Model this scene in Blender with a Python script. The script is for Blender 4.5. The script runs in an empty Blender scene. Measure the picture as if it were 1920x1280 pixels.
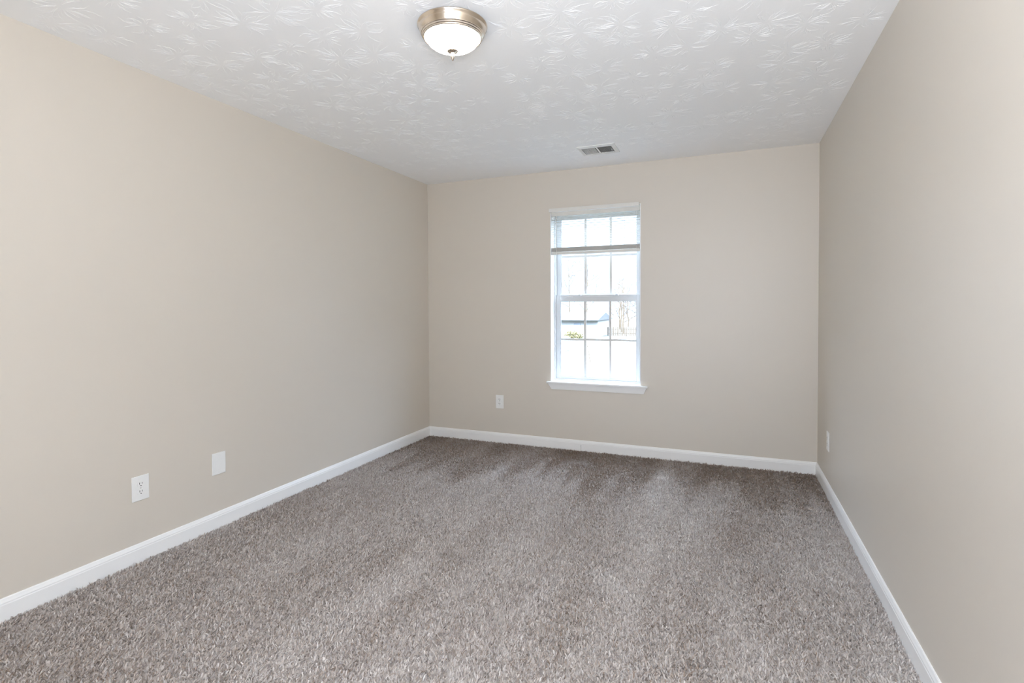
import bpy, bmesh, math, random
import numpy as np
from mathutils import Vector, Matrix

C = bpy.context.scene.collection
sc = bpy.context.scene
random.seed(7)
PI = math.pi

# ------------------------------------------------------------------ camera, world, lights, exposure
W, H, REAR = 3.329, 2.44, -5.15            # room width, ceiling height, wall behind the camera; back wall is y = 0
cam_d = bpy.data.cameras.new('camera')
cam = bpy.data.objects.new('camera', cam_d); C.objects.link(cam)
cam_d.sensor_fit = 'HORIZONTAL'; cam_d.sensor_width = 36.0
cam_d.lens = 36.0 * 989.78 / 1920
cam_d.shift_y = -43.8 / 1920
cam_d.clip_start = 0.02; cam_d.clip_end = 600
yaw, pitch, roll = 0.389387, -0.022032, -0.0051757
fwd = Vector((-math.sin(yaw)*math.cos(pitch), math.cos(yaw)*math.cos(pitch), math.sin(pitch)))
r0 = Vector((math.cos(yaw), math.sin(yaw), 0)); u0 = r0.cross(fwd)
rt = math.cos(roll)*r0 + math.sin(roll)*u0
up = -math.sin(roll)*r0 + math.cos(roll)*u0
M = Matrix((rt, up, -fwd)).transposed().to_4x4()
M.translation = Vector((2.71518, -4.46575, 1.25225))
cam.matrix_world = M
sc.camera = cam

world = bpy.data.worlds.new('world'); sc.world = world
world.use_nodes = True
bg = world.node_tree.nodes['Background']
wn, wl = world.node_tree.nodes, world.node_tree.links
bg.inputs['Color'].default_value = (0.76, 0.96, 1.30, 1)
w_tc = wn.new('ShaderNodeTexCoord'); w_sep = wn.new('ShaderNodeSeparateXYZ'); w_map = wn.new('ShaderNodeMapRange')
w_map.interpolation_type = 'SMOOTHSTEP'
for key, val in (('From Min', 0.18), ('From Max', 0.42), ('To Min', 2.1), ('To Max', 18.0)): w_map.inputs[key].default_value = val
wl.new(w_tc.outputs['Generated'], w_sep.inputs[0]); wl.new(w_sep.outputs['Z'], w_map.inputs['Value'])
wl.new(w_map.outputs['Result'], bg.inputs['Strength'])

def light(name, kind, energy, color, loc, rot=(0, 0, 0), **kw):
    d = bpy.data.lights.new(name, kind); d.energy = energy; d.color = color
    for k, v in kw.items(): setattr(d, k, v)
    o = bpy.data.objects.new(name, d); C.objects.link(o)
    o.location = loc; o.rotation_euler = rot
    return o
# afternoon sun on the yard, coming from behind the house
light('sun', 'SUN', 12.0, (1.0, 0.92, 0.78), (0, -20, 20), (math.radians(52), 0, math.radians(-14)), angle=0.01)
# added fill light, unseen behind the camera, in front of the solid rear wall
light('rear_fill', 'AREA', 44, (0.85, 1.0, 1.23), (2.45, REAR + 0.05, 1.03), (math.radians(90), 0, 0),
      shape='RECTANGLE', size=0.9, size_y=2.0)
# photographer's flash turned up to bounce off the ceiling
light('bounce_flash', 'AREA', 44, (0.97, 1.0, 1.06), (3.02, -4.60, 1.50), (math.radians(180-12), 0, 0),
      shape='DISK', size=0.25)
# the same flash's direct light, just above the lens
light('camera_flash', 'AREA', 5.0, (0.97, 1.0, 1.07), Vector((2.71518, -4.46575, 1.25225)) + 0.14*up - 0.02*fwd,
      (M.to_3x3() @ Matrix.Rotation(math.radians(24), 3, 'X')).to_euler(),
      shape='RECTANGLE', size=0.08, size_y=0.05)
# light portal in the opening of the visible window
pl = light('window_portal', 'AREA', 1, (1, 1, 1), (1.6475, 0.165, 1.34), (math.radians(-90), 0, 0), shape='RECTANGLE', size=0.78, size_y=1.5)
pl.data.cycles.is_portal = True

vs = sc.view_settings
sc.display_settings.display_device = 'sRGB'
vs.view_transform = 'Standard'; vs.look = 'None'; vs.gamma = 1.0; vs.exposure = 0.0
vs.use_curve_mapping = False
sc.cycles.max_bounces = 12; sc.cycles.diffuse_bounces = 8
sc.cycles.glossy_bounces = 4; sc.cycles.transparent_max_bounces = 16
sc.cycles.use_denoising = True; sc.cycles.filter_width = 1.15
sc.cycles.caustics_reflective = False; sc.cycles.caustics_refractive = False

# ------------------------------------------------------------------ materials
def mat(name, col, rough=0.5, metal=0.0, bump=None, spec=0.5, noise=None, emit=None):
    """bump = (scale, strength, distance); noise = (scale, amount) varies the colour a little"""
    m = bpy.data.materials.new(name); m.use_nodes = True
    nt = m.node_tree; b = nt.nodes['Principled BSDF']
    b.inputs['Base Color'].default_value = (*col, 1)
    b.inputs['Roughness'].default_value = rough
    b.inputs['Metallic'].default_value = metal
    b.inputs['Specular IOR Level'].default_value = spec
    if bump or noise: tc = nt.nodes.new('ShaderNodeTexCoord')
    if noise:
        n = nt.nodes.new('ShaderNodeTexNoise'); n.inputs['Scale'].default_value = noise[0]; n.inputs['Detail'].default_value = 4
        nt.links.new(tc.outputs['Object'], n.inputs['Vector'])
        r = nt.nodes.new('ShaderNodeValToRGB')
        r.color_ramp.elements[0].position = 0.3; r.color_ramp.elements[1].position = 0.7
        r.color_ramp.elements[0].color = (*[c*(1-noise[1]) for c in col], 1)
        r.color_ramp.elements[1].color = (*[min(1, c*(1+noise[1])) for c in col], 1)
        nt.links.new(n.outputs['Fac'], r.inputs['Fac']); nt.links.new(r.outputs['Color'], b.inputs['Base Color'])
    if bump:
        n = nt.nodes.new('ShaderNodeTexNoise'); n.inputs['Scale'].default_value = bump[0]; n.inputs['Detail'].default_value = 3
        nt.links.new(tc.outputs['Object'], n.inputs['Vector'])
        bp = nt.nodes.new('ShaderNodeBump'); bp.inputs['Strength'].default_value = bump[1]; bp.inputs['Distance'].default_value = bump[2]
        nt.links.new(n.outputs['Fac'], bp.inputs['Height']); nt.links.new(bp.outputs['Normal'], b.inputs['Normal'])
    if emit:
        b.inputs['Emission Color'].default_value = (*emit[0], 1); b.inputs['Emission Strength'].default_value = emit[1]
    return m

WALL = mat('wall_paint', (0.67, 0.615, 0.537), 0.45, bump=(160, 0.08, 0.002), spec=0.75)
CEIL = mat('ceiling_plaster', (0.92, 0.92, 0.915), 0.75, bump=(60, 0.10, 0.003), spec=0.2)
TRIM = mat('trim_paint', (0.89, 0.885, 0.87), 0.30, bump=(40, 0.03, 0.001))
VINYL = mat('window_vinyl', (0.67, 0.68, 0.68), 0.35, noise=(9, 0.01))
GRID = mat('window_grid', (0.62, 0.60, 0.56), 0.4, noise=(9, 0.01))
BLIND = mat('blind_vinyl', (0.76, 0.74, 0.69), 0.4, noise=(12, 0.015))
CORD = mat('blind_cord', (0.75, 0.74, 0.71), 0.8, noise=(80, 0.05))
PLASTIC = mat('outlet_plastic', (0.86, 0.855, 0.83), 0.3, noise=(30, 0.01))
SLOT = mat('outlet_slot', (0.02, 0.02, 0.02), 0.6, noise=(30, 0.05))
SCREW = mat('screw_metal', (0.7, 0.69, 0.66), 0.35, 0.8, noise=(200, 0.05))
NICKEL = mat('brushed_nickel', (0.72, 0.63, 0.53), 0.20, 1.0, noise=(25, 0.05))
VENTM = mat('vent_enamel', (0.80, 0.795, 0.775), 0.4, noise=(20, 0.02))
DUCT = mat('duct_dark', (0.025, 0.02, 0.016), 0.8, noise=(12, 0.2))
EXTW = mat('house_sheathing', (0.6, 0.6, 0.58), 0.8, noise=(3, 0.03))
SHADE = mat('lamp_glass', (0.9, 0.88, 0.84), 0.35, noise=(14, 0.02), emit=((1.0, 0.90, 0.74), 9.0))

def pane_mat():
    m = bpy.data.materials.new('window_pane'); m.use_nodes = True
    nt = m.node_tree; nt.nodes.clear()
    out = nt.nodes.new('ShaderNodeOutputMaterial'); mx = nt.nodes.new('ShaderNodeMixShader')
    t = nt.nodes.new('ShaderNodeBsdfTransparent'); g = nt.nodes.new('ShaderNodeBsdfGlossy')
    t.inputs['Color'].default_value = (0.97, 0.985, 0.98, 1); g.inputs['Roughness'].default_value = 0.02
    tc = nt.nodes.new('ShaderNodeTexCoord'); n = nt.nodes.new('ShaderNodeTexNoise'); n.inputs['Scale'].default_value = 3
    mr = nt.nodes.new('ShaderNodeMapRange'); mr.inputs['To Min'].default_value = 0.03; mr.inputs['To Max'].default_value = 0.05
    nt.links.new(tc.outputs['Object'], n.inputs['Vector']); nt.links.new(n.outputs['Fac'], mr.inputs['Value'])
    nt.links.new(mr.outputs['Result'], mx.inputs['Fac'])
    nt.links.new(t.outputs[0], mx.inputs[1]); nt.links.new(g.outputs[0], mx.inputs[2]); nt.links.new(mx.outputs[0], out.inputs[0])
    return m
PANE = pane_mat()

def carpet_mat(name, pile):
    """heathered grey-beige yarn; pile strands carry a tint per strand, random plus painted nap shading"""
    m = bpy.data.materials.new(name); m.use_nodes = True
    nt = m.node_tree; b = nt.nodes['Principled BSDF']
    b.inputs['Roughness'].default_value = 0.95; b.inputs['Specular IOR Level'].default_value = 0.12
    r = nt.nodes.new('ShaderNodeValToRGB')
    e = r.color_ramp.elements
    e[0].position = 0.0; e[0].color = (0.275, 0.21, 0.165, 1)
    e[1].position = 1.0; e[1].color = (0.72, 0.68, 0.65, 1)
    k = e.new(0.5); k.color = (0.505, 0.46, 0.43, 1)
    if pile:
        a = nt.nodes.new('ShaderNodeAttribute'); a.attribute_name = 'yarn'; a.attribute_type = 'GEOMETRY'
        nt.links.new(a.outputs['Fac'], r.inputs['Fac'])
    else:
        tc = nt.nodes.new('ShaderNodeTexCoord'); n = nt.nodes.new('ShaderNodeTexNoise')
        n.inputs['Scale'].default_value = 140; n.inputs['Detail'].default_value = 4
        nt.links.new(tc.outputs['Object'], n.inputs['Vector']); nt.links.new(n.outputs['Fac'], r.inputs['Fac'])
    nt.links.new(r.outputs['Color'], b.inputs['Base Color'])
    return m
CARPET = carpet_mat('carpet_backing', False)
PILE = carpet_mat('carpet_yarn', True)

# ------------------------------------------------------------------ mesh helpers
class MB:
    def __init__(self): self.bm = bmesh.new()
    def box(self, x0, x1, y0, y1, z0, z1, bevel=0.0, seg=2, rot=None, pivot=None):
        g = bmesh.ops.create_cube(self.bm, size=1.0); vs_ = g['verts']
        bmesh.ops.scale(self.bm, vec=(x1-x0, y1-y0, z1-z0), verts=vs_)
        bmesh.ops.translate(self.bm, vec=((x0+x1)/2, (y0+y1)/2, (z0+z1)/2), verts=vs_)
        if rot is not None:
            p = Vector(pivot) if pivot else Vector(((x0+x1)/2, (y0+y1)/2, (z0+z1)/2))
            bmesh.ops.rotate(self.bm, cent=p, matrix=rot, verts=vs_)
        if bevel:
            ed = list({e for v in vs_ for e in v.link_edges})
            bmesh.ops.bevel(self.bm, geom=ed, offset=bevel, segments=seg, affect='EDGES', profile=0.6)
        return self
    def prism(self, pts, a, b, axis):
        """polygon pts (2D) swept from a to b along axis: 'x' pts=(y,z); 'y' pts=(x,z)"""
        f = (lambda p, t: (t, p[0], p[1])) if axis == 'x' else (lambda p, t: (p[0], t, p[1]))
        A = [self.bm.verts.new(f(p, a)) for p in pts]; B = [self.bm.verts.new(f(p, b)) for p in pts]
        n = len(pts)
        for i in range(n): self.bm.faces.new((A[i], A[(i+1) % n], B[(i+1) % n], B[i]))
        self.bm.faces.new(A[::-1]); self.bm.faces.new(B)
        return self
    def loft(self, A, B):
        A = [self.bm.verts.new(p) for p in A]; B = [self.bm.verts.new(p) for p in B]; n = len(A)
        for i in range(n): self.bm.faces.new((A[i], A[(i+1) % n], B[(i+1) % n], B[i]))
        self.bm.faces.new(A[::-1]); self.bm.faces.new(B)
        return self
    def lathe(self, prof, n=64, cx=0, cy=0, closed=False):
        rings = []
        for (r, z) in prof:
            if r < 1e-6: rings.append([self.bm.verts.new((cx, cy, z))]); continue
            rings.append([self.bm.verts.new((cx+r*math.cos(2*PI*i/n), cy+r*math.sin(2*PI*i/n), z)) for i in range(n)])
        for a, b in zip(rings, rings[1:]):
            for i in range(n):
                j = (i+1) % n
                if len(a) == 1 and len(b) == 1: continue
                if len(a) == 1: self.bm.faces.new((a[0], b[j], b[i]))
                elif len(b) == 1: self.bm.faces.new((a[i], a[j], b[0]))
                else: self.bm.faces.new((a[i], a[j], b[j], b[i]))
        return self
    def tube(self, pts, rad, n=8):
        """tapered tube through pts; rad a number or a list"""
        pts = [Vector(p) for p in pts]
        if not isinstance(rad, (list, tuple)): rad = [rad]*len(pts)
        rings = []
        for i, p in enumerate(pts):
            d = (pts[min(i+1, len(pts)-1)] - pts[max(i-1, 0)]).normalized()
            s = d.cross(Vector((0, 0, 1)) if abs(d.z) < 0.9 else Vector((1, 0, 0))).normalized(); t = d.cross(s)
            rings.append([self.bm.verts.new(p + rad[i]*(math.cos(2*PI*k/n)*s + math.sin(2*PI*k/n)*t)) for k in range(n)])
        for a, b in zip(rings, rings[1:]):
            for k in range(n): self.bm.faces.new((a[k], a[(k+1) % n], b[(k+1) % n], b[k]))
        self.bm.faces.new(rings[0][::-1]); self.bm.faces.new(rings[-1])
        return self
    def build(self, name, material, parent=None, smooth=False):
        bmesh.ops.recalc_face_normals(self.bm, faces=self.bm.faces)
        me = bpy.data.meshes.new(name); self.bm.to_mesh(me); self.bm.free()
        me.materials.append(material)
        if smooth:
            me.polygons.foreach_set('use_smooth', [True]*len(me.polygons))
            me.set_sharp_from_angle(angle=math.radians(38))
        o = bpy.data.objects.new(name, me); C.objects.link(o)
        if parent: o.parent = parent
        return o

def tag(o, label=None, cat=None, group=None, kind=None):
    if label: o['label'] = label
    if cat: o['category'] = cat
    if group: o['group'] = group
    if kind: o['kind'] = kind
    return o
def thing(name, label, cat, loc=(0, 0, 0), rz=0.0, group=None):
    o = bpy.data.objects.new(name, None); C.objects.link(o); o.empty_display_size = 0.05
    o.location = loc; o.rotation_euler = (0, 0, rz)
    return tag(o, label, cat, group)
def structure(o, label=None, cat=None): return tag(o, label, cat, None, 'structure')

# ------------------------------------------------------------------ room shell
FZ = -0.014                                       # carpet backing; the pile stands up to about z = 0
WX0, WX1, WZ0, WZ1 = 1.252, 2.040, 0.585, 2.100   # window opening in the back wall
WT = 0.17                                         # wall thickness
structure(MB().box(-0.15, W+0.15, REAR-0.15, WT, FZ-0.12, FZ).build('floor', CARPET), 'grey-beige carpeted bedroom floor', 'floor')
structure(MB().box(-0.15, 0, REAR-0.15, WT, FZ, H).build('wall_left', WALL), 'beige painted wall on the left with outlet and blank plate', 'wall')
structure(MB().box(W, W+0.15, REAR-0.15, WT, FZ, H).build('wall_right', WALL), 'beige painted wall on the right', 'wall')
structure(MB().box(0, W, REAR-0.15, REAR, FZ, H).build('wall_rear', WALL), 'beige wall behind the viewer', 'wall')
def holed_wall():
    bm = bmesh.new()
    xs, zs, ys = [0, WX0, WX1, W], [FZ, WZ0, WZ1, H], [0, WT]
    v = {(i, j, k): bm.verts.new((xs[i], ys[k], zs[j])) for i in range(4) for j in range(4) for k in range(2)}
    for i in range(3):
        for j in range(3):
            if i == 1 and j == 1: continue
            for k in range(2): bm.faces.new((v[i, j, k], v[i+1, j, k], v[i+1, j+1, k], v[i, j+1, k]))
    def side(a, b): bm.faces.new((v[(*a, 0)], v[(*b, 0)], v[(*b, 1)], v[(*a, 1)]))
    for a, b in (((1, 1), (2, 1)), ((2, 1), (2, 2)), ((2, 2), (1, 2)), ((1, 2), (1, 1))): side(a, b)
    for i in range(3): side((i, 0), (i+1, 0)); side((i, 3), (i+1, 3)); side((0, i), (0, i+1)); side((3, i), (3, i+1))
    m = MB(); m.bm.free(); m.bm = bm
    return m.build('wall_back', WALL)
structure(holed_wall(), 'beige back wall with the single window', 'wall')

def ceiling():
    """flat slab plus stomped plaster: fans of little raised ridges"""
    rng = np.random.default_rng(11)
    verts, faces = [], []
    bx = [(-0.15, REAR-0.15), (W+0.15, REAR-0.15), (W+0.15, WT), (-0.15, WT)]
    for z in (H, H+0.12): verts += [(x, y, z) for x, y in bx]
    faces += [(0, 3, 2, 1), (4, 5, 6, 7), (0, 1, 5, 4), (1, 2, 6, 5), (2, 3, 7, 6), (3, 0, 4, 7)]
    pitch_ = 0.215
    y = REAR + 0.12; row = 0
    while y < -0.10:
        x = 0.10 + (row % 2)*pitch_*0.5
        while x < W - 0.06:
            cx = x + rng.normal(0, 0.03); cy = y + rng.normal(0, 0.03)
            x += pitch_
            if rng.random() < 0.06: continue
            if math.hypot(cx-1.63, cy+2.47) < 0.19: continue
            if 1.58 < cx < 2.01 and -0.68 < cy < -0.29: continue
            n = int(rng.integers(30, 46)); R = rng.uniform(0.085, 0.14)
            fade = min(1.0, max(0.35, (-cy-0.05)/0.9))          # the plaster was brushed flatter along the back wall
            for s in range(n):
                a = rng.uniform(0, 2*PI)
                l0 = rng.uniform(0.012, 0.045); l1 = R*rng.uniform(0.55, 1.05)
                if l1 < l0 + 0.02: continue
                w = rng.uniform(0.0009, 0.0017); h = rng.uniform(0.0004, 0.0009)*fade
                bend = rng.normal(0, 0.28)
                base = len(verts); K = 4
                for q in range(K):
                    t = q/(K-1); rr = l0 + (l1-l0)*t; aa = a + bend*t*t
                    px, py = cx + rr*math.cos(aa), cy + rr*math.sin(aa)
                    nx, ny = -math.sin(aa), math.cos(aa)
                    prof = (0.25, 1.0, 0.9, 0.12)[q]
                    px = min(max(px, 0.01), W-0.01); py = min(py, -0.01)
                    verts += [(px+nx*w*prof, py+ny*w*prof, H+0.0002), (px, py, H-h*prof), (px-nx*w*prof, py-ny*w*prof, H+0.0002)]
                for q in range(K-1):
                    b = base + 3*q
                    faces += [(b, b+1, b+4, b+3), (b+1, b+2, b+5, b+4)]
        y += pitch_*0.87; row += 1
    me = bpy.data.meshes.new('ceiling'); me.from_pydata(verts, [], faces); me.update()
    bm = bmesh.new(); bm.from_mesh(me)
    for f in bm.faces:
        if f.normal.z > 0 and f.calc_center_median().z < H + 0.01: f.normal_flip()
    bm.to_mesh(me); bm.free()
    me.materials.append(CEIL)
    o = bpy.data.objects.new('ceiling', me); C.objects.link(o)
    return o
structure(ceiling(), 'white ceiling with stomped plaster texture', 'ceiling')

BH = 0.0827
BP = [(0, FZ), (-0.013, FZ), (-0.013, BH-0.026), (-0.0115, BH-0.022), (-0.0115, BH-0.017), (-0.0085, BH-0.010), (-0.006, BH-0.003), (-0.004, BH), (0, BH)]
structure(MB().prism(BP, 0.0005, 1.5283, 'x').prism(BP, 1.5312, W-0.0005, 'x').prism([p for p in [(0, 0.045), (-0.013, 0.045)] + BP[2:]], 1.5283, 1.5312, 'x').build('baseboard_back', TRIM), 'white baseboard along the back wall with a butt joint', 'baseboard')
structure(MB().prism([(-y, z) for y, z in BP], REAR+0.001, -0.0005, 'y').build('baseboard_left', TRIM), 'white baseboard along the left wall', 'baseboard')
structure(MB().prism([(W+y, z) for y, z in BP], REAR+0.001, -0.0005, 'y').build('baseboard_right', TRIM), 'white baseboard along the right wall', 'baseboard')

# ------------------------------------------------------------------ carpet pile
def carpet():
    rng = np.random.default_rng(3)
    x0, x1, y0, y1 = 0.012, W-0.012, -4.1, -0.012
    N = 330000
    x = rng.uniform(x0, x1, N); y = rng.uniform(y0, y1, N)
    def field(seed, sx, sy, oct_=3):                 # smooth value noise sampled at the strands
        r = np.random.default_rng(seed); out = np.zeros(N); amp = 1.0; tot = 0
        for o in range(oct_):
            g = r.uniform(-1, 1, (96, 96)); u = (x+3)/sx*2**o % 95; v = (y+9)/sy*2**o % 95
            i = u.astype(int); j = v.astype(int); fu = u-i; fv = v-j
            fu = fu*fu*(3-2*fu); fv = fv*fv*(3-2*fv)
            out += amp*((g[i, j]*(1-fu)+g[i+1, j]*fu)*(1-fv)+(g[i, j+1]*(1-fu)+g[i+1, j+1]*fu)*fv)
            tot += amp; amp *= 0.55
        return out/tot
    lay = field(1, 0.35, 0.35); track = field(2, 0.16, 1.1, 2); tuft = field(4, 0.022, 0.022, 2)
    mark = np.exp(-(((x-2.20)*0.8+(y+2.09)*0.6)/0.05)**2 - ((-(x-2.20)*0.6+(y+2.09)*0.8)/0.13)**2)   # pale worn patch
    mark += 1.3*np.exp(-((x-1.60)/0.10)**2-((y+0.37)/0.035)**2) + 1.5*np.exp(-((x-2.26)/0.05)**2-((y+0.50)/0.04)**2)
    ang = rng.uniform(0, 2*PI, N)
    streak = field(8, 0.12, 3.0, 2)                                              # strokes of the vacuum cleaner, their pile shading put into the colour
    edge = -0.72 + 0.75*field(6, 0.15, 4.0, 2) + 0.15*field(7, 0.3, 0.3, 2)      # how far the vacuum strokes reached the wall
    nap = 1/(1+np.exp(-(y-edge)/0.08))                                           # band of brushed-back nap; its shade is also painted into the yarn
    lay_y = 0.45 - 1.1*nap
    lean = np.clip(rng.normal(0.75, 0.25, N), 0.15, 1.2)
    L = rng.uniform(0.011, 0.019, N)
    dx = np.cos(ang)*np.sin(lean)+0.25*lay; dy = np.sin(ang)*np.sin(lean)+lay_y+0.20*track; dz = np.cos(lean)*0.8+0.12+0.15*tuft
    nn = np.sqrt(dx*dx+dy*dy+dz*dz); dx /= nn; dy /= nn; dz /= nn
    wd = rng.uniform(0.0016, 0.0030, N)
    sang = ang + PI/2 + rng.normal(0, 0.5, N); sx = np.cos(sang)*wd; sy = np.sin(sang)*wd
    z0 = np.full(N, FZ)
    curl = rng.normal(0, 0.35, (N, 2))
    V = np.empty((N, 6, 3), np.float32)
    mx_, my_, mz_ = x+dx*L*0.55, y+dy*L*0.55, z0+np.abs(dz)*L*0.62
    tx, ty, tz = x+dx*L+curl[:, 0]*L*0.4, y+dy*L+curl[:, 1]*L*0.4, z0+np.abs(dz)*L*0.98
    for k, (px, py, pz, s) in enumerate(((x, y, z0, 1.0), (mx_, my_, mz_, 1.0), (tx, ty, tz, 0.65))):
        px = np.clip(px, 0.0125, W-0.0125); py = np.clip(py, y0, -0.0125)
        V[:, 2*k, 0] = px-sx*s; V[:, 2*k, 1] = py-sy*s; V[:, 2*k, 2] = pz
        V[:, 2*k+1, 0] = px+sx*s; V[:, 2*k+1, 1] = py+sy*s; V[:, 2*k+1, 2] = pz
    base = (np.arange(N)*6)[:, None, None]
    F = (base + np.array([[0, 1, 3, 2], [2, 3, 5, 4]])[None]).reshape(-1)
    me = bpy.data.meshes.new('carpet_pile')
    me.vertices.add(N*6); me.vertices.foreach_set('co', V.reshape(-1))
    me.loops.add(len(F)); me.loops.foreach_set('vertex_index', F.astype(np.int32))
    me.polygons.add(N*2); me.polygons.foreach_set('loop_start', (np.arange(N*2)*4).astype(np.int32))
    me.update(calc_edges=True)
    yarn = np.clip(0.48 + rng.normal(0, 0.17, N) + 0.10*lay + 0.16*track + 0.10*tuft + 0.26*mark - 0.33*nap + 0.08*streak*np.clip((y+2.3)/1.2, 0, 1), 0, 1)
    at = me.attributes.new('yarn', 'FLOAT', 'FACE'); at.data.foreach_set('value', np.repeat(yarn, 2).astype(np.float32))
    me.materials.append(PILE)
    o = bpy.data.objects.new('carpet_pile', me); C.objects.link(o)
    return o
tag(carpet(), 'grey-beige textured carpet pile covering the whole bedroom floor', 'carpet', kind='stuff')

# ------------------------------------------------------------------ the window
win = thing('window_1', 'white double-hung window with grids in the back wall', 'window', (0, 0, 0)); structure(win)
def frame_rect(x0, x1, z0, z1, y0, y1, l, r, b, t, bevel=0.002):
    return (MB().box(x0, x0+l, y0, y1, z0, z1, bevel).box(x1-r, x1, y0, y1, z0, z1, bevel)
            .box(x0+l, x1-r, y0, y1, z0, z0+b, bevel).box(x0+l, x1-r, y0, y1, z1-t, z1, bevel))
frame_rect(WX0, WX1, WZ0, WZ1, 0.0, 0.092, 0.006, 0.006, 0.004, 0.006, 0).build('jamb_liner', TRIM, win)
frame_rect(WX0, WX1, WZ0, WZ1, 0.092, 0.168, 0.020, 0.020, 0.016, 0.022).build('window_frame', VINYL, win)
def sash(name, z0, z1, y0, gx0, gx1, gz0, gz1, zbar):
    x0, x1 = 1.2725, 2.0195; y1 = y0+0.028
    s = frame_rect(x0, x1, z0, z1, y0, y1, gx0-x0, x1-gx1, gz0-z0, z1-gz1, 0.003).build(name, VINYL, win)
    MB().box(gx0, gx1, y0+0.011, y0+0.016, gz0, gz1).build('pane', PANE, s)
    g = MB()
    w = (gx1-gx0)
    for k in (1, 2): g.box(gx0+w*k/3-0.010, gx0+w*k/3+0.010, y0+0.006, y0+0.011, gz0, gz1, 0.001)
    for k in range(3):
        a, b = gx0+w*k/3+(0.010 if k else 0), gx0+w*(k+1)/3-(0.010 if k < 2 else 0)
        g.box(a, b, y0+0.006, y0+0.011, zbar-0.0085, zbar+0.0085, 0.001)
    g.build('muntin_grid', GRID, s)
    # glazing bead
    b = frame_rect(gx0-0.001, gx1+0.001, gz0-0.001, gz1+0.001, y0+0.002, y0+0.010, 0.006, 0.006, 0.006, 0.006, 0.001).build('glazing_bead', VINYL, s)
    return s
lower = sash('lower_sash', 0.601, 1.353, 0.104, 1.312, 1.988, 0.622, 1.296, 0.955)
upper = sash('upper_sash', 1.325, 2.080, 0.134, 1.310, 1.988, 1.359, 2.030, 1.697)
for lx in (1.486, 1.814):
    MB().box(lx-0.022, lx+0.022, 0.090, 0.104, 1.340, 1.352, 0.003).box(lx-0.006, lx+0.018, 0.084, 0.096, 1.345, 1.356, 0.003).build('sash_lock', VINYL, lower)
for a, b in ((1.357, 1.425), (1.525, 1.775), (1.875, 1.945)):
    MB().box(a, b, 0.1005, 0.1045, 1.3315, 1.3365, 0.001).build('finger_rail', VINYL, lower)
# stool with rounded nose, and the apron under it with ends cut back
MB().box(1.221, 2.100, -0.036, 0.0, 0.570, 0.588, 0.005, 3).box(WX0+0.006, WX1-0.006, -0.004, 0.092, 0.574, 0.5885).build('window_sill', TRIM, win)
MB().loft([(1.232, 0, 0.570), (2.089, 0, 0.570), (2.089, -0.022, 0.570), (1.232, -0.022, 0.570)],
          [(1.262, 0, 0.518), (2.064, 0, 0.518), (2.064, -0.011, 0.518), (1.262, -0.011, 0.518)]).build('apron', TRIM, win)

# ------------------------------------------------------------------ mini blind, pulled half way up
bl = thing('mini_blind', 'white horizontal mini blind raised over the top of the window', 'window blind', (1.646, 0.02, 2.077))
def blp(mb, name, m=BLIND, smooth=False):
    o = mb.build(name, m, smooth=smooth); o.parent = bl; o.matrix_parent_inverse = Matrix.Translation(-bl.location); return o
BX0, BX1 = 1.260, 2.032
v = blp(MB().box(1.250, 2.030, -0.032, -0.022, 2.077, 2.108, 0.002).box(1.250, 1.254, -0.024, -0.001, 2.077, 2.108, 0.001).box(2.026, 2.030, -0.024, -0.001, 2.077, 2.108, 0.001), 'valance')
blp(MB().box(BX0, BX1, 0.004, 0.034, 2.046, 2.080, 0.002), 'headrail')
def slat_mb(z, tilt):
    m = MB(); n = 4; w = 0.0125; th = 0.0005
    ct, st = math.cos(tilt), math.sin(tilt); pts = []
    for k in range(n+1):
        u = -w + 2*w*k/n; c = 0.0022*(1-(u/w)**2)
        pts.append((u*ct - c*st, u*st + c*ct))
    poly = [(0.019+a, z+b) for a, b in pts] + [(0.019+a, z+b-th*2) for a, b in reversed(pts)]
    return m.prism(poly, BX0+0.002, BX1-0.002, 'x')
z = 2.036; k = 0
while z > 1.775:
    blp(slat_mb(z, math.radians(4 if k > 3 else 14)), 'slat'); k += 1
    z -= 0.0085 if k < 4 else 0.0205
zz = 1.7700
for k in range(18):
    blp(slat_mb(zz - 0.0023, 0), 'slat'); zz -= 0.0021
br = blp(MB().box(BX0+0.001, BX1-0.001, 0.0055, 0.0325, 1.706, 1.7285, 0.004), 'bottom_rail')
for cx in (BX0+0.11, (BX0+BX1)/2, BX1-0.13):
    for cy in (0.0055, 0.0325): blp(MB().tube([(cx, cy, 2.046), (cx, cy, 1.7285)], 0.0007, 5), 'ladder_cord', CORD)
blp(MB().tube([(1.309, -0.004, 2.050), (1.3088, -0.004, 1.80), (1.3085, -0.004, 1.52)], 0.0035, 6), 'tilt_wand', BLIND)
blp(MB().tube([(2.006, -0.002, 2.050), (2.0065, -0.002, 1.78), (2.006, -0.002, 1.735)], 0.0012, 5).lathe([(0.0001, 1.737), (0.004, 1.730), (0.005, 1.715), (0.0001, 1.712)], 10, 2.006, -0.002), 'lift_cord', CORD)

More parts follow.
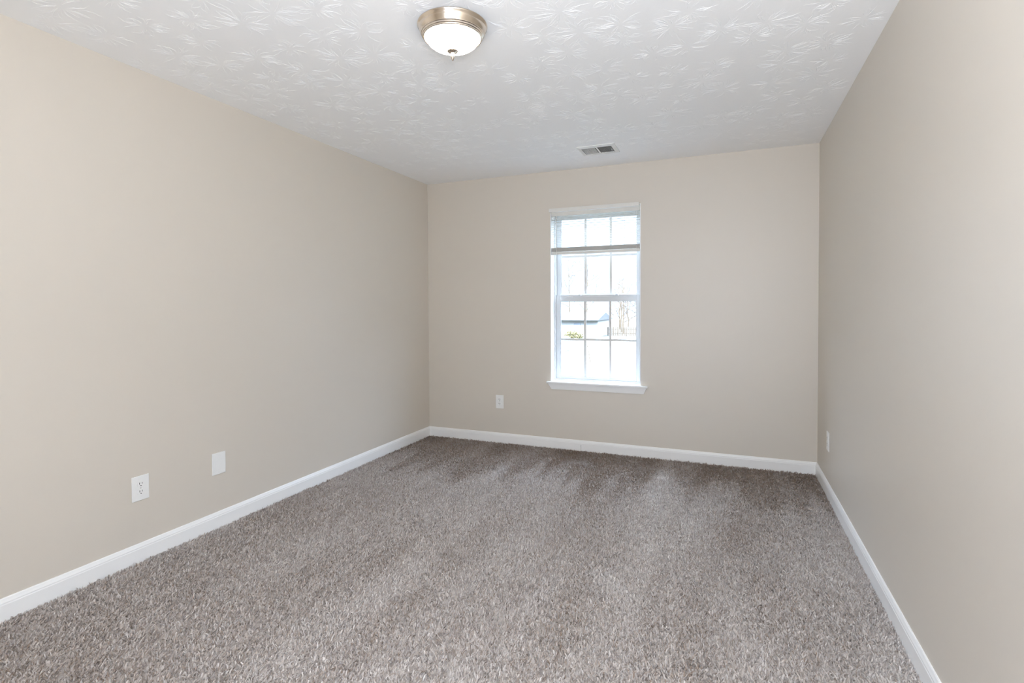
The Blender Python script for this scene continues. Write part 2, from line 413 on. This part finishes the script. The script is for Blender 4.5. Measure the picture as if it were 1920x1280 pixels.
# ------------------------------------------------------------------ outlets and plates (built facing -y, then turned to their wall)
def plate_mb(w, h):
    return MB().box(-w/2, w/2, -0.0055, 0, -h/2, h/2, 0.0025, 3)
def outlet(label, loc, rz, w=0.083, h=0.123):
    t = thing('outlet', label, 'outlet', loc, rz, 'duplex outlets on the walls')
    plate_mb(w, h).build('cover_plate', PLASTIC, t)
    for s in (1, -1):
        zc = s*0.0195
        pts = []
        for k in range(28):
            a = 2*PI*k/28; px, pz = 0.0172*math.cos(a), 0.0172*math.sin(a)
            pts.append((px, zc + max(-0.0142, min(0.0142, pz))))
        r = MB().prism(pts, -0.0075, -0.005, 'y').build('receptacle', PLASTIC, t)
        MB().box(-0.0075, -0.0050, -0.0079, -0.0070, zc-0.001, zc+0.009).build('slot', SLOT, r)
        MB().box(0.0050, 0.0072, -0.0079, -0.0070, zc+0.0005, zc+0.0085).build('slot', SLOT, r)
        g = MB(); hp = [(0.0026*math.cos(2*PI*k/12), zc-0.0075+0.0026*math.sin(2*PI*k/12)) for k in range(12)]
        g.prism(hp, -0.0079, -0.0070, 'y').build('ground_hole', SLOT, r)
    sp = [(0.0032*math.cos(2*PI*k/14), 0.0032*math.sin(2*PI*k/14)) for k in range(14)]
    MB().prism(sp, -0.0066, -0.005, 'y').build('screw', SCREW, t)
    return t
outlet('white duplex outlet low on the left wall, beside the blank plate', (0, -2.752, 0.3575), PI/2)
outlet('white duplex outlet on the back wall, left of and below the window', (0.757, 0, 0.372), 0, 0.077, 0.124)
outlet('white duplex outlet seen edge-on on the right wall near the far corner', (W, -0.460, 0.350), -PI/2, 0.080, 0.124)
bp_ = thing('blank_plate', 'blank white cover plate low on the left wall without sockets', 'wall plate', (0, -2.314, 0.3595), PI/2)
plate_mb(0.086, 0.124).build('cover_plate', PLASTIC, bp_)
for s in (1, -1):
    sp = [(0.003*math.cos(2*PI*k/14), s*0.048+0.003*math.sin(2*PI*k/14)) for k in range(14)]
    MB().prism(sp, -0.0062, -0.005, 'y').build('screw', PLASTIC, bp_)

# ------------------------------------------------------------------ ceiling lamp
LX, LY = 1.63, -2.468
lamp = thing('ceiling_lamp', 'flush round ceiling lamp, brushed nickel ring and glowing white glass bowl', 'ceiling lamp', (LX, LY, H))
MB().lathe([(0.02, -0.0005), (0.1465, -0.0005), (0.148, -0.004), (0.1465, -0.008), (0.1425, -0.011), (0.1405, -0.018), (0.1365, -0.031), (0.1325, -0.036),
            (0.1315, -0.040), (0.1285, -0.042), (0.1275, -0.047), (0.1245, -0.049), (0.1235, -0.053), (0.1195, -0.054), (0.117, -0.051), (0.117, -0.020), (0.02, -0.018)], 96).build('metal_ring', NICKEL, lamp, True)
MB().lathe([(0.1150, -0.046), (0.1140, -0.054), (0.1105, -0.062), (0.1035, -0.072), (0.089, -0.0835), (0.066, -0.0945), (0.040, -0.1015), (0.018, -0.105), (0.0, -0.106)], 96).build('glass_bowl', SHADE, lamp, True)
MB().lathe([(0.0, -0.101), (0.0215, -0.1045), (0.0225, -0.107), (0.0215, -0.1085), (0.012, -0.111), (0.0078, -0.114), (0.0068, -0.126), (0.0082, -0.131), (0.006, -0.138), (0.002, -0.146), (0.0, -0.147)], 32).build('finial', NICKEL, lamp, True)

# ------------------------------------------------------------------ ceiling vent
vt = thing('ceiling_vent', 'white two-way louvred air vent set in the ceiling near the back wall', 'vent', (1.797, -0.484, H))
hx, hy = 0.141, 0.119; ix, iy = 0.112, 0.082
rim = MB()
for (ax, ay, bx_, by_) in ((-1, -1, 1, -1), (1, -1, 1, 1), (1, 1, -1, 1), (-1, 1, -1, -1)):
    o0, o1 = (ax*hx, ay*hy), (bx_*hx, by_*hy); i0, i1 = (ax*ix, ay*iy), (bx_*ix, by_*iy)
    rim.loft([(*o0, 0.0), (*o0, -0.005), (*i0, -0.0095), (*i0, 0.0)], [(*o1, 0.0), (*o1, -0.005), (*i1, -0.0095), (*i1, 0.0)])
rim.build('vent_frame', VENTM, vt)
MB().box(-ix, ix, -iy, iy, -0.0012, -0.0002).build('duct_opening', DUCT, vt)
MB().box(-0.006, 0.006, -iy, iy, -0.0088, -0.001, 0.001).build('divider', VENTM, vt)
for side in (-1, 1):
    n = 9
    for k in range(n):
        x = side*(0.013 + (ix-0.017)*(k+0.5)/n)
        R = Matrix.Rotation(math.radians(-28 if side > 0 else 30), 3, 'Y')
        MB().box(x-0.0009, x+0.0009, -iy, iy, -0.0090, -0.0020, rot=R).build('louvre', VENTM, vt)
MB().box(ix-0.012, ix-0.008, -0.006, 0.020, -0.016, -0.006, 0.001).build('damper_lever', VENTM, vt)

# ------------------------------------------------------------------ outside, seen through the panes
GZ = -3.2
LAWN = mat('winter_lawn', (0.095, 0.093, 0.075), 0.9, noise=(0.15, 0.08))
BARK = mat('pale_bark', (0.105, 0.08, 0.055), 0.9, noise=(2, 0.2))
PICK = mat('weathered_pickets', (0.10, 0.08, 0.06), 0.85, noise=(1.5, 0.15))
SIDING = mat('white_siding', (0.3, 0.3, 0.29), 0.7, noise=(1, 0.03))
ROOF = mat('grey_shingles', (0.10, 0.10, 0.10), 0.9, noise=(3, 0.15))
LEAF = mat('yellow_green_leaves', (0.16, 0.14, 0.06), 0.8, noise=(3, 0.2))
DKGL = mat('dark_house_glass', (0.22, 0.24, 0.27), 0.2, noise=(1, 0.05))
tag(MB().box(-140, 60, 2.0, 230, GZ-0.2, GZ-0.002).build('lawn', LAWN), 'pale sunlit lawn of the yard outside the window', 'lawn', kind='stuff')

hs = thing('house', 'white neighbouring house with grey roof outside the window', 'house', (-18.6, 74, GZ))
MB().box(-4.6, 4.0, -4, 4, 0, 2.45).build('house_wall', SIDING, hs)
MB().prism([(-4.9, 2.40), (-4.9, 2.5), (0, 3.5), (4.9, 2.5), (4.9, 2.40)], -5.0, 4.3, 'x').build('roof', ROOF, hs)
for wx in (-2.5, 1.0): MB().box(wx-0.5, wx+0.5, -4.06, -3.98, 0.9, 2.0, 0.02).build('house_window', DKGL, hs)

fn = thing('fence', 'weathered wooden picket fence across the far end of the yard', 'fence', (-9, 74, GZ))
pk = MB()
x = -5.0
while x < 6.0: pk.prism([(x, 0.05), (x+0.13, 0.05), (x+0.13, 1.25), (x+0.065, 1.36), (x, 1.25)], -0.02, 0.02, 'y'); x += 0.27
pk.box(-5, 6, 0.02, 0.06, 0.3, 0.4).box(-5, 6, 0.02, 0.06, 0.95, 1.05).build('picket_panel', PICK, fn)
for k in range(5): MB().box(-5+2.7*k-0.06, -5+2.7*k+0.06, 0.06, 0.18, 0, 1.3).build('post', PICK, fn)

def tree(name, label, loc, h, seed, group='bare trees beyond the fence', r=0.16, spread=1.0):
    rnd = random.Random(seed)
    t = thing(name, label, 'tree', loc, 0, group)
    tr = MB(); pts = [Vector((0, 0, 0.03))]
    for k in range(1, 7): pts.append(Vector((rnd.gauss(0, 0.12)*spread, rnd.gauss(0, 0.12)*spread, h*k/6)))
    tr.tube(pts, [r*(1-0.14*k) for k in range(7)], 7); tr.build('trunk', BARK, t)
    b = MB()
    def grow(p, d, L, rad, depth):
        q = p + d*L*0.5 + Vector((rnd.gauss(0, .06), rnd.gauss(0, .06), rnd.gauss(0, .06)))*L; e = p + d*L
        q.z = max(q.z, 0.3); e.z = max(e.z, 0.3)
        b.tube([p, q, e], [rad, rad*0.75, rad*0.5], 4)
        if depth:
            for _ in range(3):
                nd = (d + Vector((rnd.gauss(0, .55), rnd.gauss(0, .55), rnd.gauss(0.1, .35)))).normalized()
                nd.z = max(nd.z, -0.1)
                grow(p + (e-p)*rnd.uniform(0.45, 1), nd, L*rnd.uniform(0.45, 0.7), rad*0.55, depth-1)
    for k in range(11):
        f = 0.22 + 0.75*k/11; i = min(5, int(f*6)); p = pts[i].lerp(pts[i+1], f*6-i)
        a = rnd.uniform(0, 2*PI); d = Vector((math.cos(a)*spread, math.sin(a)*spread, rnd.uniform(0.5, 1.3))).normalized()
        grow(p, d, h*rnd.uniform(0.16, 0.3)*(1.15-f*0.6), r*0.4*(1.1-f*0.6), 2)
    b.build('branches', BARK, t)
    return t
TL = ['bare tree with a pale trunk behind the fence', ]
spots = [(-5.6, 84, 13, 1), (-8.2, 88, 12, 2), (-10.4, 83, 10, 3), (-12.2, 92, 12, 4), (-14.2, 86, 9, 5), (-17.0, 99, 10, 6), (-21.5, 91, 13, 7), (-27.0, 98, 15, 8), (-7.0, 95, 9, 9), (-12.9, 81, 8, 10),
         (-9.4, 101, 9, 11), (-11.6, 105, 10, 12), (-6.4, 107, 8, 13), (-16.6, 106, 9, 14), (-13.9, 112, 10, 15), (-8.6, 80, 6, 16)]
for (tx, ty, hh, sd) in spots:
    tree('bare_tree', 'leafless winter tree in the tangle beyond the picket fence', (tx, ty, GZ), hh, sd)
def bush(loc, w, h, seed):
    rnd = random.Random(seed)
    t = thing('bush', 'yellow-green bush in front of the neighbouring house', 'bush', loc)
    st = MB(); fl = MB()
    for k in range(9):
        a = rnd.uniform(0, 2*PI); e = Vector((math.cos(a)*w*rnd.uniform(.2, .8), math.sin(a)*w*.5*rnd.uniform(.2, .8), h*rnd.uniform(.6, .95)))
        st.tube([(0, 0, 0.04), e*0.5+Vector((0, 0, 0.1)), e], [0.04, 0.025, 0.01], 5)
    st.build('stems', BARK, t)
    for k in range(900):
        a = rnd.uniform(0, 2*PI); b_ = math.acos(rnd.uniform(-0.1, 1)); rr = rnd.uniform(.6, 1)
        c = Vector((w*rr*math.sin(b_)*math.cos(a), w*.6*rr*math.sin(b_)*math.sin(a), max(0.13, h*(0.12+0.88*rr*math.cos(b_)))))
        n = Vector((rnd.gauss(0, 1), rnd.gauss(0, 1), rnd.gauss(0, 1))).normalized(); s = n.orthogonal().normalized(); q = n.cross(s); L = 0.12
        vv = [fl.bm.verts.new(c+L*s), fl.bm.verts.new(c+L*.5*q), fl.bm.verts.new(c-L*s), fl.bm.verts.new(c-L*.5*q)]
        fl.bm.faces.new(vv)
    fl.build('foliage', LEAF, t)
bush((-16.3, 63, GZ), 1.5, 1.25, 21)
sp_ = thing('sapling', 'thin leaning leafless sapling in the middle of the yard', 'tree', (-7.35, 36.3, GZ))
MB().tube([(0, 0, 0.002), (-0.10, 0, 0.6), (-0.22, 0.02, 1.2), (-0.36, 0.02, 1.75)], [0.035, 0.03, 0.022, 0.012], 6).build('trunk', BARK, sp_)
MB().tube([(-0.12, 0, 0.7), (-0.20, 0, 1.1), (-0.22, 0.02, 1.5)], [0.02, 0.016, 0.008], 5).tube([(-0.22, 0, 1.2), (-0.4, 0.02, 1.5), (-0.5, 0.02, 1.7)], [0.016, 0.012, 0.006], 5).build('branches', BARK, sp_)
sh = thing('garden_shed', 'low white shed at the left edge of the yard', 'shed', (-12.9, 46, GZ))
MB().box(-1.6, 0.75, -0.9, 0.9, 0, 1.25, 0.02).build('shed_wall', SIDING, sh)
MB().prism([(-1.05, 1.25), (0, 1.5), (1.05, 1.25)], -1.75, 0.9, 'x').build('roof', SIDING, sh)
